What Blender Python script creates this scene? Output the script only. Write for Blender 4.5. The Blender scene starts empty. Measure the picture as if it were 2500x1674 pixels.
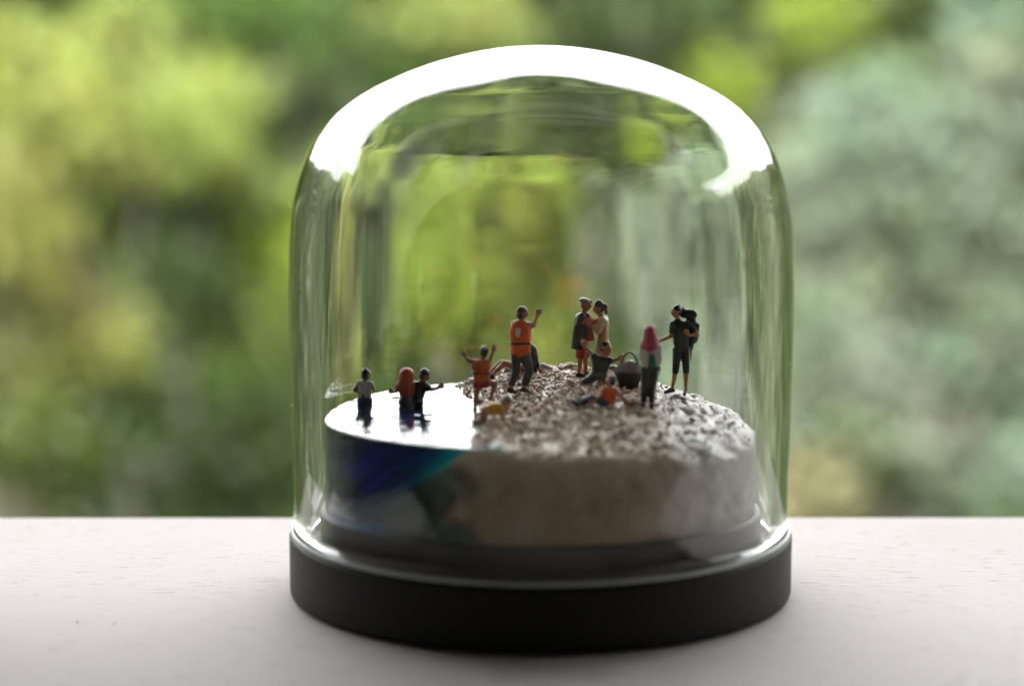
import bpy, bmesh, math, random
import numpy as np
from mathutils import Vector, Matrix, noise

random.seed(7)
rng = np.random.default_rng(7)
S = 0.001                                   # everything near the dome is written in millimetres
scene = bpy.context.scene
col = scene.collection

# ------------------------------------------------------------------ camera
cam_d = bpy.data.cameras.new("camera")
cam = bpy.data.objects.new("camera", cam_d)
col.objects.link(cam)
cam_d.sensor_width = 23.6
cam_d.lens = 50.0
cam_d.clip_start = 0.02
cam_d.clip_end = 1000.0
CAM = Vector((0.0, -485.0, 123.0))
pitch, yaw = math.radians(7.8), math.atan(66 / 4962)
fwd = Vector((-math.sin(yaw) * math.cos(pitch), math.cos(yaw) * math.cos(pitch), -math.sin(pitch)))
cam.location = CAM * S
cam.rotation_euler = fwd.to_track_quat('-Z', 'Y').to_euler()
cam_d.dof.use_dof = True
cam_d.dof.focus_distance = 0.514
cam_d.dof.aperture_fstop = 4.3
cam_d.dof.aperture_blades = 0
scene.camera = cam

# ------------------------------------------------------------------ daylight
SUN_EL, SUN_AZ = math.radians(56), math.radians(-155)
world = bpy.data.worlds.new("World")
scene.world = world
world.use_nodes = True
wn, wl = world.node_tree.nodes, world.node_tree.links
wn.clear()
sky = wn.new('ShaderNodeTexSky')
sky.sky_type = 'NISHITA'
sky.sun_disc = False
sky.sun_elevation = SUN_EL
sky.sun_rotation = SUN_AZ
sky.air_density = 1.0
sky.dust_density = 5.0
sky.ozone_density = 1.0
hs = wn.new('ShaderNodeHueSaturation')      # thin overcast: the blue is washed out evenly
hs.inputs['Saturation'].default_value = 0.03
bg = wn.new('ShaderNodeBackground')
bg.inputs['Strength'].default_value = 0.15
wo = wn.new('ShaderNodeOutputWorld')
wl.new(sky.outputs[0], hs.inputs['Color'])
wl.new(hs.outputs[0], bg.inputs['Color'])
wl.new(bg.outputs[0], wo.inputs['Surface'])

sun_d = bpy.data.lights.new("sun", 'SUN')
sun_d.energy = 2.0
sun_d.angle = math.radians(6)
sun_d.color = (1.0, 0.96, 0.9)
sun = bpy.data.objects.new("sun", sun_d)
col.objects.link(sun)
sun_dir = Vector((math.sin(SUN_AZ) * math.cos(SUN_EL), math.cos(SUN_AZ) * math.cos(SUN_EL), math.sin(SUN_EL)))
sun.rotation_euler = (-sun_dir).to_track_quat('-Z', 'Y').to_euler()

scene.view_settings.view_transform = 'Standard'
scene.view_settings.look = 'None'
scene.view_settings.exposure = 4.05
scene.view_settings.gamma = 1.0
cy = scene.cycles
cy.use_denoising = True
cy.denoiser = 'OPENIMAGEDENOISE'
cy.max_bounces = 28
cy.transmission_bounces = 24
cy.glossy_bounces = 12
cy.diffuse_bounces = 4
cy.transparent_max_bounces = 16
cy.sample_clamp_indirect = 8.0
cy.blur_glossy = 0.5
cy.caustics_reflective = True
cy.caustics_refractive = True

# ------------------------------------------------------------------ helpers
def tag(o, label=None, cat=None, group=None, kind=None):
    if label: o['label'] = label
    if cat: o['category'] = cat
    if group: o['group'] = group
    if kind: o['kind'] = kind
    return o

def empty(name, loc=(0, 0, 0)):
    o = bpy.data.objects.new(name, None)
    col.objects.link(o)
    o.location = Vector(loc)
    o.empty_display_size = 0.005
    return o

def link(name, me, mat=None, parent=None, smooth=False):
    o = bpy.data.objects.new(name, me)
    col.objects.link(o)
    if mat and not me.materials: me.materials.append(mat)
    if parent: o.parent = parent
    if smooth: me.polygons.foreach_set('use_smooth', [True] * len(me.polygons))
    return o

def mesh(name, verts, faces):
    me = bpy.data.meshes.new(name)
    me.from_pydata([tuple(v) for v in verts], [], [tuple(f) for f in faces])
    me.update()
    return me

def mat(name, color=(0.5, 0.5, 0.5), rough=0.5, **kw):
    m = bpy.data.materials.new(name)
    m.use_nodes = True
    b = m.node_tree.nodes['Principled BSDF']
    b.inputs['Base Color'].default_value = (*color, 1)
    b.inputs['Roughness'].default_value = rough
    for k, v in kw.items():
        b.inputs[k.replace('_', ' ')].default_value = v
    return m

def N(m, kind, **inp):
    n = m.node_tree.nodes.new(kind)
    for k, v in inp.items():
        k2 = k.replace('_', ' ')
        if k2 in n.inputs: n.inputs[k2].default_value = v
        else: setattr(n, k, v)
    return n

def L(m, a, b): m.node_tree.links.new(a, b)

def ramp(m, stops):
    r = m.node_tree.nodes.new('ShaderNodeValToRGB')
    el = r.color_ramp.elements
    while len(el) < len(stops): el.new(0.5)
    for e, (p, c) in zip(el, stops):
        e.position = p
        e.color = (*c, 1)
    return r

def bsdf(m): return m.node_tree.nodes['Principled BSDF']

def bump(m, height, strength, dist):
    b = N(m, 'ShaderNodeBump')
    b.inputs['Strength'].default_value = strength
    b.inputs['Distance'].default_value = dist
    L(m, height, b.inputs['Height'])
    L(m, b.outputs[0], bsdf(m).inputs['Normal'])

def ncoord(m, scale):
    tc = N(m, 'ShaderNodeTexCoord')
    mp = N(m, 'ShaderNodeMapping')
    mp.inputs['Scale'].default_value = scale
    L(m, tc.outputs['Object'], mp.inputs['Vector'])
    return mp.outputs[0]

def lathe(profile, nseg, fn=None):
    """closed (r, z) outline -> (verts, faces); fn(i, th, r, z) may move a vertex"""
    verts, faces = [], []
    n = len(profile)
    for j in range(nseg):
        th = 2 * math.pi * j / nseg
        for i, (r, z) in enumerate(profile):
            if fn: r, z = fn(i, th, r, z)
            verts.append((r * math.cos(th) * S, r * math.sin(th) * S, z * S))
    for j in range(nseg):
        k = (j + 1) % nseg
        for i in range(n):
            i2 = (i + 1) % n
            if profile[i][0] < 1e-6 and profile[i2][0] < 1e-6: continue
            faces.append((j * n + i, k * n + i, k * n + i2, j * n + i2))
    return verts, faces

def smooth_curve(pts, n):
    """Catmull-Rom through pts, about n samples"""
    P = [Vector((p[0], p[1], 0)) for p in pts]
    P = [2 * P[0] - P[1]] + P + [2 * P[-1] - P[-2]]
    d = [0]
    for a, b in zip(P[1:-2], P[2:-1]): d.append(d[-1] + (b - a).length)
    out = []
    for k in range(n):
        s = d[-1] * k / (n - 1)
        i = max(j for j in range(len(d) - 1) if d[j] <= s + 1e-9)
        t = (s - d[i]) / max(d[i + 1] - d[i], 1e-9)
        a, b, c, e = P[i], P[i + 1], P[i + 2], P[i + 3]
        q = 0.5 * ((2 * b) + (c - a) * t + (2 * a - 5 * b + 4 * c - e) * t * t + (3 * b - a - 3 * c + e) * t ** 3)
        out.append((q.x, q.y))
    return out

def merge(me, dist=1e-7):
    bm = bmesh.new()
    bm.from_mesh(me)
    bmesh.ops.remove_doubles(bm, verts=bm.verts, dist=dist)
    bmesh.ops.dissolve_degenerate(bm, edges=bm.edges, dist=dist)
    bmesh.ops.recalc_face_normals(bm, faces=bm.faces)
    bm.to_mesh(me)
    bm.free()
    me.update()
    return me

# ------------------------------------------------------------------ windowsill
m_sill = mat('sill_paint', (0.78, 0.745, 0.735), 0.7, Specular_IOR_Level=0.06)
v = ncoord(m_sill, (6, 30, 30))
grain = N(m_sill, 'ShaderNodeTexNoise', Scale=22.0, Detail=6.0, Roughness=0.65)
L(m_sill, v, grain.inputs['Vector'])
v2 = ncoord(m_sill, (1, 1, 1))
blot = N(m_sill, 'ShaderNodeTexNoise', Scale=14.0, Detail=4.0)
L(m_sill, v2, blot.inputs['Vector'])
rc = ramp(m_sill, [(0.3, (0.75, 0.69, 0.672)), (0.7, (0.80, 0.75, 0.733))])
L(m_sill, blot.outputs['Fac'], rc.inputs[0])
v3 = ncoord(m_sill, (15, 75, 1))                # short hairline cracks along the grain
crk = N(m_sill, 'ShaderNodeTexNoise', Scale=9.0, Detail=3.0, Roughness=0.7)
L(m_sill, v3, crk.inputs['Vector'])
rk = ramp(m_sill, [(0.60, (0, 0, 0)), (0.70, (1, 1, 1))])
L(m_sill, crk.outputs['Fac'], rk.inputs[0])
mx = N(m_sill, 'ShaderNodeMix', data_type='RGBA')
L(m_sill, rk.outputs[0], mx.inputs['Factor'])
L(m_sill, rc.outputs[0], mx.inputs['A'])
mx.inputs['B'].default_value = (0.50, 0.44, 0.41, 1)
L(m_sill, mx.outputs['Result'], bsdf(m_sill).inputs['Base Color'])
bump(m_sill, grain.outputs['Fac'], 0.45, 0.0005)
sp = [(-0.11, -0.04), (0.0765, -0.04), (0.0775, -0.004), (0.0771, -0.0018), (0.0762, -0.0006), (0.0745, 0.0), (-0.108, 0.0), (-0.11, -0.002)]
sv, sf = [], []
NS = 520
for i in range(NS + 1):
    x = -0.152 + 1.03 * i / NS
    for k, (y, z) in enumerate(sp):
        dy = .00022 * noise.noise(Vector((x * 160, 1, 0))) + .00018 * noise.noise(Vector((x * 600, 5, 0))) + .0005 * noise.noise(Vector((x * 14, 9, 0)))
        dz = .00012 * noise.noise(Vector((x * 420, 3, 7)))
        e = 1 if 2 <= k <= 5 else 0
        sv.append((x, y + dy * e, z + dz * (1 if k in (3, 4) else 0)))
n8 = len(sp)
for i in range(NS):
    for k in range(n8):
        k2 = (k + 1) % n8
        sf.append((i * n8 + k, (i + 1) * n8 + k, (i + 1) * n8 + k2, i * n8 + k2))
sf.append(tuple(range(n8))); sf.append(tuple(NS * n8 + k for k in reversed(range(n8))))
me = merge(mesh('windowsill', sv, sf), 1e-6)
sill = link('windowsill', me, m_sill)
sill.rotation_euler.z = math.radians(0.8)
tag(sill, kind='structure')
m_chip = mat('paint_fleck', (0.86, 0.85, 0.84), 0.3)
flv, flf = [], []
for x, y, r in [(-100, -30, .5), (-98, -29, .4), (-92, -31, .45), (-104, 18, .3), (-77, 7, .35), (-74, 6, .4), (-68, 9, .25),
                (-71, 8, .2), (-110, 12, .3), (-60, -36, .4), (-88, 30, .25), (-120, -5, .3), (82, -72, .7), (99, 25, .3), (76, 11, .25), (-62, 16, .2),
                (92, -2, .3), (112, 6, .3), (-95, 14, .2)]:
    k0 = len(flv)
    a0 = random.random() * 6
    for i in range(6):
        a = a0 + i * math.pi / 3
        q = r * random.uniform(.6, 1.2)
        flv.append(((x + q * 1.6 * math.cos(a)) * S, (y + q * math.sin(a)) * S, 0.00003))
    flv.append((x * S, y * S, r * 0.45 * S))
    for i in range(6): flf.append((k0 + i, k0 + (i + 1) % 6, k0 + 6))
tag(link('paint_fleck', mesh('paint_fleck', flv, flf), m_chip, sill), kind='stuff')

# ------------------------------------------------------------------ house behind the camera, garden
m_wall = mat('render_wall', (0.05, 0.045, 0.042), 0.9)
vw = ncoord(m_wall, (1, 1, 1))
nw = N(m_wall, 'ShaderNodeTexNoise', Scale=120.0, Detail=4.0)
L(m_wall, vw, nw.inputs['Vector'])
bump(m_wall, nw.outputs['Fac'], 0.4, 0.003)
def boxes(name, bl):
    bm = bmesh.new()
    for (x0, x1, y0, y1, z0, z1) in bl:
        r = bmesh.ops.create_cube(bm, size=1)
        for vv in r['verts']:
            vv.co = Vector(((x0 + x1) / 2 + vv.co.x * (x1 - x0), (y0 + y1) / 2 + vv.co.y * (y1 - y0), (z0 + z1) / 2 + vv.co.z * (z1 - z0)))
    me = bpy.data.meshes.new(name)
    bm.to_mesh(me); bm.free()
    return me
# wall of the house round the window the picture is taken from, its eaves, and the dim room behind
house = link('house_wall', boxes('house_wall', [
    (-6, -0.1535, -0.14, 0.012, -3.6, 3.0), (0.9, 6, -0.14, -0.095, -3.6, 3.0),
    (-0.151, 0.898, -0.138, -0.097, -3.6, -0.045), (-0.151, 0.898, -0.138, -0.097, 1.4, 3.0),
    (-8, -0.1655, 0.015, 2.86, 3.002, 3.2), (-0.1635, 8, -0.094, 2.86, 3.004, 3.2)]), m_wall)  # unseen eaves, reach set to cut off the high sky
m_room = mat('room_paint', (0.27, 0.25, 0.215), 0.9)
room = link('room_walls', boxes('room_walls', [
    (-1.5, 1.5, -2.7, -2.6, -1.0, 1.9), (-1.6, -1.5, -2.7, -0.142, -1.0, 1.9), (1.5, 1.6, -2.7, -0.142, -1.0, 1.9),
    (-1.6, 1.6, -2.7, -0.142, 1.902, 2.0)]), m_room)
tag(link('room_floor', boxes('room_floor', [(-1.6, 1.6, -2.7, -0.142, -1.1, -1.002)]), mat('dark_floor', (0.035, 0.028, 0.022), 0.7)), kind='structure')
tag(room, kind='structure')
tag(house, kind='structure')

m_ground = mat('lawn', (0.06, 0.085, 0.03), 1.0)
vg = ncoord(m_ground, (1, 1, 1))
ng = N(m_ground, 'ShaderNodeTexNoise', Scale=0.9, Detail=8.0)
L(m_ground, vg, ng.inputs['Vector'])
rg = ramp(m_ground, [(0.35, (0.035, 0.055, 0.018)), (0.7, (0.085, 0.105, 0.04))])
L(m_ground, ng.outputs['Fac'], rg.inputs[0])
L(m_ground, rg.outputs[0], bsdf(m_ground).inputs['Base Color'])
gv, gf = [], []
GN = 40
for j in range(GN + 1):
    for i in range(GN + 1):
        x = (i / GN - 0.5) * 600; y = (j / GN - 0.5) * 600
        d = math.hypot(x, y)
        z = -3.5 + (0.12 * noise.noise(Vector((x * .3, y * .3, 0))) if d < 80 else 0)
        gv.append((x, y, z))
for j in range(GN):
    for i in range(GN):
        a = j * (GN + 1) + i
        gf.append((a, a + 1, a + GN + 2, a + GN + 1))
tag(link('garden_ground', mesh('garden_ground', gv, gf), m_ground, smooth=True), kind='structure')

# ------------------------------------------------------------------ trees and shrubs of the garden
def leaf_material(name):
    m = bpy.data.materials.new(name)
    m.use_nodes = True
    nt = m.node_tree
    nt.nodes.clear()
    at = N(m, 'ShaderNodeAttribute', attribute_name='tint')
    geo = N(m, 'ShaderNodeNewGeometry')
    hsv = N(m, 'ShaderNodeHueSaturation')
    mr = N(m, 'ShaderNodeMapRange')
    mr.inputs['To Min'].default_value = 0.65; mr.inputs['To Max'].default_value = 1.35
    L(m, geo.outputs['Random Per Island'], mr.inputs['Value'])
    L(m, mr.outputs[0], hsv.inputs['Value'])
    L(m, at.outputs['Color'], hsv.inputs['Color'])
    d = N(m, 'ShaderNodeBsdfDiffuse')
    t = N(m, 'ShaderNodeBsdfTranslucent')
    g = N(m, 'ShaderNodeBsdfGlossy'); g.inputs['Roughness'].default_value = 0.5
    L(m, hsv.outputs[0], d.inputs['Color']); L(m, hsv.outputs[0], t.inputs['Color'])
    mix = N(m, 'ShaderNodeMixShader'); mix.inputs[0].default_value = 0.45
    mix2 = N(m, 'ShaderNodeMixShader'); mix2.inputs[0].default_value = 0.008
    L(m, d.outputs[0], mix.inputs[1]); L(m, t.outputs[0], mix.inputs[2])
    L(m, mix.outputs[0], mix2.inputs[1]); L(m, g.outputs[0], mix2.inputs[2])
    o = N(m, 'ShaderNodeOutputMaterial')
    L(m, mix2.outputs[0], o.inputs['Surface'])
    return m
m_leaf = leaf_material('leaves')
m_bark = mat('bark', (0.022, 0.018, 0.012), 0.9)

def leaves_mesh(name, centers, tints, size):
    """centers (n,3), tints (n,3): one diamond leaf at each centre"""
    n = len(centers)
    a = rng.normal(size=(n, 3)); a /= np.linalg.norm(a, axis=1)[:, None]
    b = rng.normal(size=(n, 3)); b -= (a * b).sum(1)[:, None] * a; b /= np.linalg.norm(b, axis=1)[:, None]
    s = size * rng.uniform(.7, 1.3, (n, 1))
    vs = np.stack([centers - a * s, centers + b * s * .42, centers + a * s, centers - b * s * .42], 1).reshape(-1, 3)
    me = bpy.data.meshes.new(name)
    me.vertices.add(4 * n); me.vertices.foreach_set('co', vs.astype(np.float32).ravel())
    me.loops.add(4 * n); me.loops.foreach_set('vertex_index', np.arange(4 * n, dtype=np.int32))
    me.polygons.add(n); me.polygons.foreach_set('loop_start', np.arange(0, 4 * n, 4, dtype=np.int32))
    me.update(calc_edges=True)
    at = me.color_attributes.new('tint', 'FLOAT_COLOR', 'POINT')
    c4 = np.ones((4 * n, 4), np.float32); c4[:, :3] = np.repeat(tints, 4, 0) * .82
    at.data.foreach_set('color', c4.ravel())
    return me

def lobe_leaves(c, r, tint, dens=1.0):
    """leaf centres of one lobe of a crown: sprays scattered through an ellipsoid"""
    c, r = np.array(c), np.array(r)
    nspray = max(6, int(26 * dens * (r[0] * r[2] / 0.16) ** 0.8))
    u = rng.normal(size=(nspray, 3)); u /= np.linalg.norm(u, axis=1)[:, None]
    rad = rng.uniform(0.25, 1.0, (nspray, 1)) ** 0.6
    sc = c + u * rad * r
    out, tn = [], []
    for q in sc:
        k = 70
        out.append(q + rng.normal(size=(k, 3)) * np.array([.075, .075, .065]))
        shade = rng.uniform(.65, 1.3)
        tn.append(np.clip(np.array(tint) * shade * rng.uniform(.9, 1.1, 3), 0, .8) * np.ones((k, 3)))
    return np.concatenate(out), np.concatenate(tn)

GROUND = -3.5
def tree(name, label, cat, lobes, leaf=0.032, group=None):
    """lobes: (x, y, z, rx, rz, (r, g, b)) in metres, the crown; the trunk stands under their middle"""
    cx = sum(l[0] for l in lobes) / len(lobes); cyy = sum(l[1] for l in lobes) / len(lobes)
    root = empty(name, (cx, cyy, GROUND))
    tag(root, label, cat, group)
    P, T = [], []
    for (x, y, z, rx, rz, c) in lobes:
        p, t = lobe_leaves((x - cx, y - cyy, z - GROUND), (rx, min(rx, rz) * .8, rz), c)
        P.append(p); T.append(t)
    link('crown', leaves_mesh('crown', np.concatenate(P), np.concatenate(T), leaf), m_leaf, root)
    bm = bmesh.new()
    zs = [l[2] - GROUND for l in lobes]
    def limb(p0, r0, p1, r1):
        d = (p1 - p0)
        mt = Matrix.Translation((p0 + p1) / 2) @ d.to_track_quat('Z', 'Y').to_matrix().to_4x4()
        bmesh.ops.create_cone(bm, cap_ends=True, segments=9, radius1=r0, radius2=r1, depth=d.length, matrix=mt)
    fork = Vector((0.03, 0, min(zs) * 0.6))
    limb(Vector((0, 0, -0.05)), .07, fork, .05)
    for (x, y, z, rx, rz, c) in lobes:
        limb(fork, .045, Vector((x - cx, y - cyy, z - GROUND)), .015)
        for k in range(3):
            e = Vector((x - cx + random.uniform(-.6, .6) * rx, y - cyy + random.uniform(-.4, .4) * rx, z - GROUND + random.uniform(-.3, .7) * rz))
            limb(Vector((x - cx, y - cyy, z - GROUND)), .018, e, .006)
    me = bpy.data.meshes.new('trunk'); bm.to_mesh(me); bm.free()
    link('trunk', me, m_bark, root)
    return root

LIME = (0.105, 0.140, 0.016); PALE = (0.125, 0.150, 0.034); MID = (0.028, 0.052, 0.008); DARK = (0.016, 0.027, 0.006)
OLIVE = (0.036, 0.048, 0.008); WARM = (0.105, 0.112, 0.026); SILVER = (0.090, 0.115, 0.076); SAGE = (0.052, 0.072, 0.046); TAN = (0.115, 0.100, 0.055); YELLOW = (0.088, 0.106, 0.014)
tree('tree', 'pale yellow-green tree at the upper left of the garden', 'tree', [
      (-1.78, 7.50, -0.12, 0.39, 0.38, PALE),
      (-1.51, 7.80, -0.03, 0.36, 0.27, PALE),
      (-1.18, 7.50, -0.19, 0.18, 0.23, PALE),
      (-1.42, 7.30, -0.23, 0.22, 0.18, PALE),
      (-1.92, 7.60, 0.08, 0.25, 0.17, PALE)],
     group='trees and shrubs of the garden')
tree('shrub', 'warm tan-tinged shrub at the left edge of the garden', 'shrub', [
      (-1.85, 7.00, -0.56, 0.24, 0.25, WARM),
      (-1.67, 7.00, -0.87, 0.31, 0.18, WARM),
      (-2.11, 7.00, -0.78, 0.21, 0.28, OLIVE)],
     group='trees and shrubs of the garden')
tree('shrub', 'mid-green leafy shrub left of the glass dome', 'shrub', [
      (-1.52, 7.80, -0.43, 0.31, 0.22, MID),
      (-1.26, 8.00, -0.58, 0.27, 0.24, MID),
      (-1.40, 8.00, -0.26, 0.29, 0.16, PALE)],
     group='trees and shrubs of the garden')
tree('shrub', 'lime-green shrub just left of the glass dome', 'shrub', [
      (-1.06, 7.60, -0.75, 0.17, 0.18, LIME),
      (-1.11, 7.60, -1.01, 0.23, 0.17, OLIVE)],
     group='trees and shrubs of the garden')
tree('shrub', 'dark shrub low at the left above the windowsill', 'shrub', [
      (-1.19, 6.60, -1.26, 0.40, 0.20, DARK),
      (-1.65, 6.70, -1.28, 0.26, 0.15, OLIVE),
      (-0.90, 6.60, -1.22, 0.17, 0.20, DARK),
      (-1.06, 7.20, -1.20, 0.25, 0.19, MID),
      (-1.18, 6.70, -0.70, 0.13, 0.15, DARK),
      (-1.58, 7.20, -1.12, 0.23, 0.16, OLIVE)],
     group='trees and shrubs of the garden')
tree('tree', 'olive-green tree rising behind the top of the glass dome', 'tree', [
      (-0.83, 9.50, 0.09, 0.46, 0.27, MID),
      (-0.35, 9.50, 0.25, 0.34, 0.21, PALE),
      (-1.19, 9.50, 0.21, 0.34, 0.17, MID),
      (-0.95, 8.20, -0.11, 0.18, 0.18, DARK)],
     group='trees and shrubs of the garden')
tree('tree', 'dark tree at the top right of the glass dome', 'tree', [
      (0.38, 10.00, 0.17, 0.54, 0.26, DARK),
      (0.80, 10.00, 0.11, 0.30, 0.26, DARK),
      (0.14, 10.30, -0.21, 0.50, 0.29, OLIVE)],
     group='trees and shrubs of the garden')
tree('shrub', 'vivid yellow-green shrub seen through the middle of the glass dome', 'shrub', [
      (-0.25, 7.40, -0.53, 0.28, 0.27, YELLOW),
      (-0.01, 7.40, -0.45, 0.19, 0.18, YELLOW),
      (-0.44, 7.40, -0.74, 0.24, 0.25, LIME),
      (-0.11, 7.40, -0.82, 0.27, 0.22, YELLOW),
      (-0.68, 7.60, -0.48, 0.21, 0.26, LIME),
      (-0.22, 7.50, -1.16, 0.50, 0.24, OLIVE),
      (-0.76, 7.70, -0.93, 0.19, 0.26, MID)],
     group='trees and shrubs of the garden')
tree('shrub', 'deep green shrub seen through the right half of the glass dome', 'shrub', [
      (0.42, 8.40, -0.56, 0.17, 0.15, DARK),
      (0.30, 8.80, -0.29, 0.35, 0.20, DARK),
      (0.37, 8.50, -0.95, 0.22, 0.24, MID)],
     group='trees and shrubs of the garden')
tree('tree', 'bright lime sapling at the upper right behind the glass dome', 'tree', [
      (0.80, 8.40, -0.08, 0.11, 0.13, LIME),
      (1.15, 8.40, 0.24, 0.12, 0.10, LIME),
      (0.97, 8.80, 0.09, 0.16, 0.16, OLIVE)],
     group='trees and shrubs of the garden')
tree('silver_tree', 'grey-green silvery tree filling the upper right of the garden', 'tree', [
      (1.32, 7.60, -0.19, 0.44, 0.35, SILVER),
      (1.74, 7.80, -0.03, 0.31, 0.31, SILVER),
      (1.01, 7.40, -0.47, 0.28, 0.30, SILVER),
      (1.62, 7.60, -0.61, 0.38, 0.31, SILVER),
      (0.64, 7.40, -0.72, 0.24, 0.28, SILVER)],
     group='trees and shrubs of the garden')
tree('silver_shrub', 'low silver-leaved shrub at the lower right above the windowsill', 'shrub', [
      (1.10, 7.00, -0.96, 0.31, 0.24, SILVER),
      (1.55, 7.00, -0.92, 0.25, 0.20, SAGE),
      (1.32, 6.80, -1.23, 0.36, 0.21, SILVER),
      (1.63, 6.80, -1.32, 0.23, 0.18, SILVER),
      (0.63, 7.20, -1.11, 0.28, 0.23, SILVER)],
     group='trees and shrubs of the garden')
tree('shrub', 'tan dry shrub low beside the right edge of the glass dome', 'shrub', [
      (0.89, 6.60, -1.35, 0.12, 0.12, TAN),
      (1.02, 6.70, -1.27, 0.09, 0.08, OLIVE)],
     group='trees and shrubs of the garden')
tree('shrub', 'dark green shrub low down hidden mostly behind the beach and base', 'shrub', [
      (-0.36, 7.00, -1.36, 0.37, 0.20, DARK),
      (0.22, 7.00, -1.27, 0.37, 0.23, OLIVE),
      (0.45, 7.80, -1.14, 0.25, 0.19, MID)],
     group='trees and shrubs of the garden')

# far hedge that closes the view along the end of the garden
nh = 120000
ha = rng.uniform(-1.65, 1.65, nh)
hr = 15.5 + rng.normal(size=nh) * .5
hx, hy = hr * np.sin(ha), hr * np.cos(ha)
top = 1.85 + .12 * np.sin(ha * 20 + 1) + .08 * np.sin(ha * 57) + 2.3 * np.clip((np.abs(ha) - .5) / .5, 0, 1)  # unseen sides raised to keep sky out of the dome's shoulders
hz = GROUND + (top - GROUND) * rng.uniform(0, 1, nh) ** .8
hc = np.stack([hx, hy, hz], 1)
hk = np.clip((np.abs(ha) - .45) / .4, 0, 1)[:, None]
ht = (np.array([.032, .048, .013]) * (1 - hk) + np.array([.058, .062, .044]) * hk) * (0.5 + 0.9 * rng.uniform(0, 1, (nh, 1))) * (1 + 1.6 * np.clip((np.abs(ha) - .5) / .4, 0, 1))[:, None]  # side leaves paled to brighten the edges of the dome
hedge = link('far_hedge', leaves_mesh('far_hedge', hc, ht, 0.18), m_leaf)
tag(hedge, 'long blurred dark green hedge closing the far end of the garden', 'hedge', kind='stuff')

# ------------------------------------------------------------------ black base
m_base = mat('black_wood', (0.007, 0.0065, 0.0065), 0.55, Specular_IOR_Level=0.3)
vb = ncoord(m_base, (1, 1, 6))
nb = N(m_base, 'ShaderNodeTexNoise', Scale=900.0, Detail=3.0)
L(m_base, vb, nb.inputs['Vector'])
bump(m_base, nb.outputs['Fac'], 0.15, 0.0001)
base = empty('display_base')
tag(base, 'round matt black base with a raised plinth carrying the glass dome', 'base')
prof = [(0, 0.1), (55.5, 0.1)]
prof += [(57.0 - 1.5 * (1 - math.sin(a)), 1.6 - 1.5 * math.cos(a)) for a in [math.radians(q) for q in (15, 30, 50, 70, 90)]]
prof += [(57.0, 8), (57.0, 13.4)]
prof += [(57.0 - 1.0 * (1 - math.cos(a)), 13.4 + 1.0 * math.sin(a)) for a in [math.radians(q) for q in (20, 45, 70, 90)]]
prof += [(53, 14.4), (49.75, 14.4), (0, 14.4)]
vs, fs = lathe(prof, 192)
link('foot_ring', merge(mesh('foot_ring', vs, fs)), m_base, base, True)
prof = [(0, 14.41), (49.8, 14.41), (49.8, 20.6), (49.6, 21.1), (49.1, 21.3), (0, 21.3)]
m_pl = mat('plinth_grey', (0.13, 0.122, 0.118), 0.55)
vs, fs = lathe(prof, 192)
link('plinth', merge(mesh('plinth', vs, fs)), m_pl, base, True)
for o in base.children:
    o.data.polygons.foreach_set('use_smooth', [abs(p.normal.z) < .999 for p in o.data.polygons])

# ------------------------------------------------------------------ glass dome
m_glass = bpy.data.materials.new('clear_glass')
m_glass.use_nodes = True
m_glass.node_tree.nodes.clear()
gl = N(m_glass, 'ShaderNodeBsdfGlass'); gl.inputs['IOR'].default_value = 1.5
gl.inputs['Color'].default_value = (0.985, 0.99, 0.985, 1); gl.inputs['Roughness'].default_value = 0.0
L(m_glass, gl.outputs[0], N(m_glass, 'ShaderNodeOutputMaterial').inputs['Surface'])
outer = [(0, 123), (7, 122.75), (15, 121.5), (23.5, 119.45), (32, 116.2), (39.5, 112.6), (46, 107.9), (50.4, 102.4), (53.2, 96.3),
         (55.0, 89.3), (56.15, 79), (56.5, 66), (56.4, 50), (56.1, 34), (55.7, 24), (55.75, 19.5), (56.15, 17.4)]
po = smooth_curve(outer, 360)
for _ in range(202):
    po = [(0.0, po[0][1])] + [((a[0] + 2 * b[0] + c[0]) / 4, (a[1] + 2 * b[1] + c[1]) / 4) for a, b, c in zip(po, po[1:], po[2:])] + [po[-1]]
# wall thickness (mm) against the tilt of the outer surface: thin crown, heavy shoulder, as in blown glass
TA = [0, 8, 16, 24, 32, 40, 50, 60, 75, 90]
TT = [2.97, 3.06, 3.15, 3.29, 3.62, 3.89, 4.17, 4.36, 4.61, 4.80]
def thick(a, z):
    i = min(max(sum(1 for q in TA if q <= a) - 1, 0), len(TA) - 2)
    t = min(max((a - TA[i]) / (TA[i + 1] - TA[i]), 0), 1)
    y0, y1, y2, y3 = TT[max(i - 1, 0)], TT[i], TT[i + 1], TT[min(i + 2, len(TA) - 1)]
    v = .5 * ((2 * y1) + (y2 - y0) * t + (2 * y0 - 5 * y1 + 4 * y2 - y3) * t * t + (3 * y1 - y0 - 3 * y2 + y3) * t ** 3)
    return v - 0.5 * max(0, min(1, (74 - z) / 52))
pi_ = []
for i, (r, z) in enumerate(po):
    a, b = po[max(i - 1, 0)], po[min(i + 1, len(po) - 1)]
    d = Vector((b[0] - a[0], b[1] - a[1])).normalized()
    n = Vector((-d.y, d.x))
    if i == 0: n = Vector((0, 1))
    t = thick(math.degrees(math.atan2(n.x, n.y)), z)
    pi_.append((max(r - n.x * t, 0), z - n.y * t))
pi_ = list(reversed(pi_))
po[0] = (0, po[0][1]); pi_[-1] = (0, pi_[-1][1])
lip = [(56.15, 16.4), (55.95, 15.7), (55.55, 14.9), (55.0, 14.45), (53.4, 14.45), (52.6, 14.8), (52.0, 15.8)]
prof = po + lip + pi_
n_out = len(po) + len(lip)
WAVES = []
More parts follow.
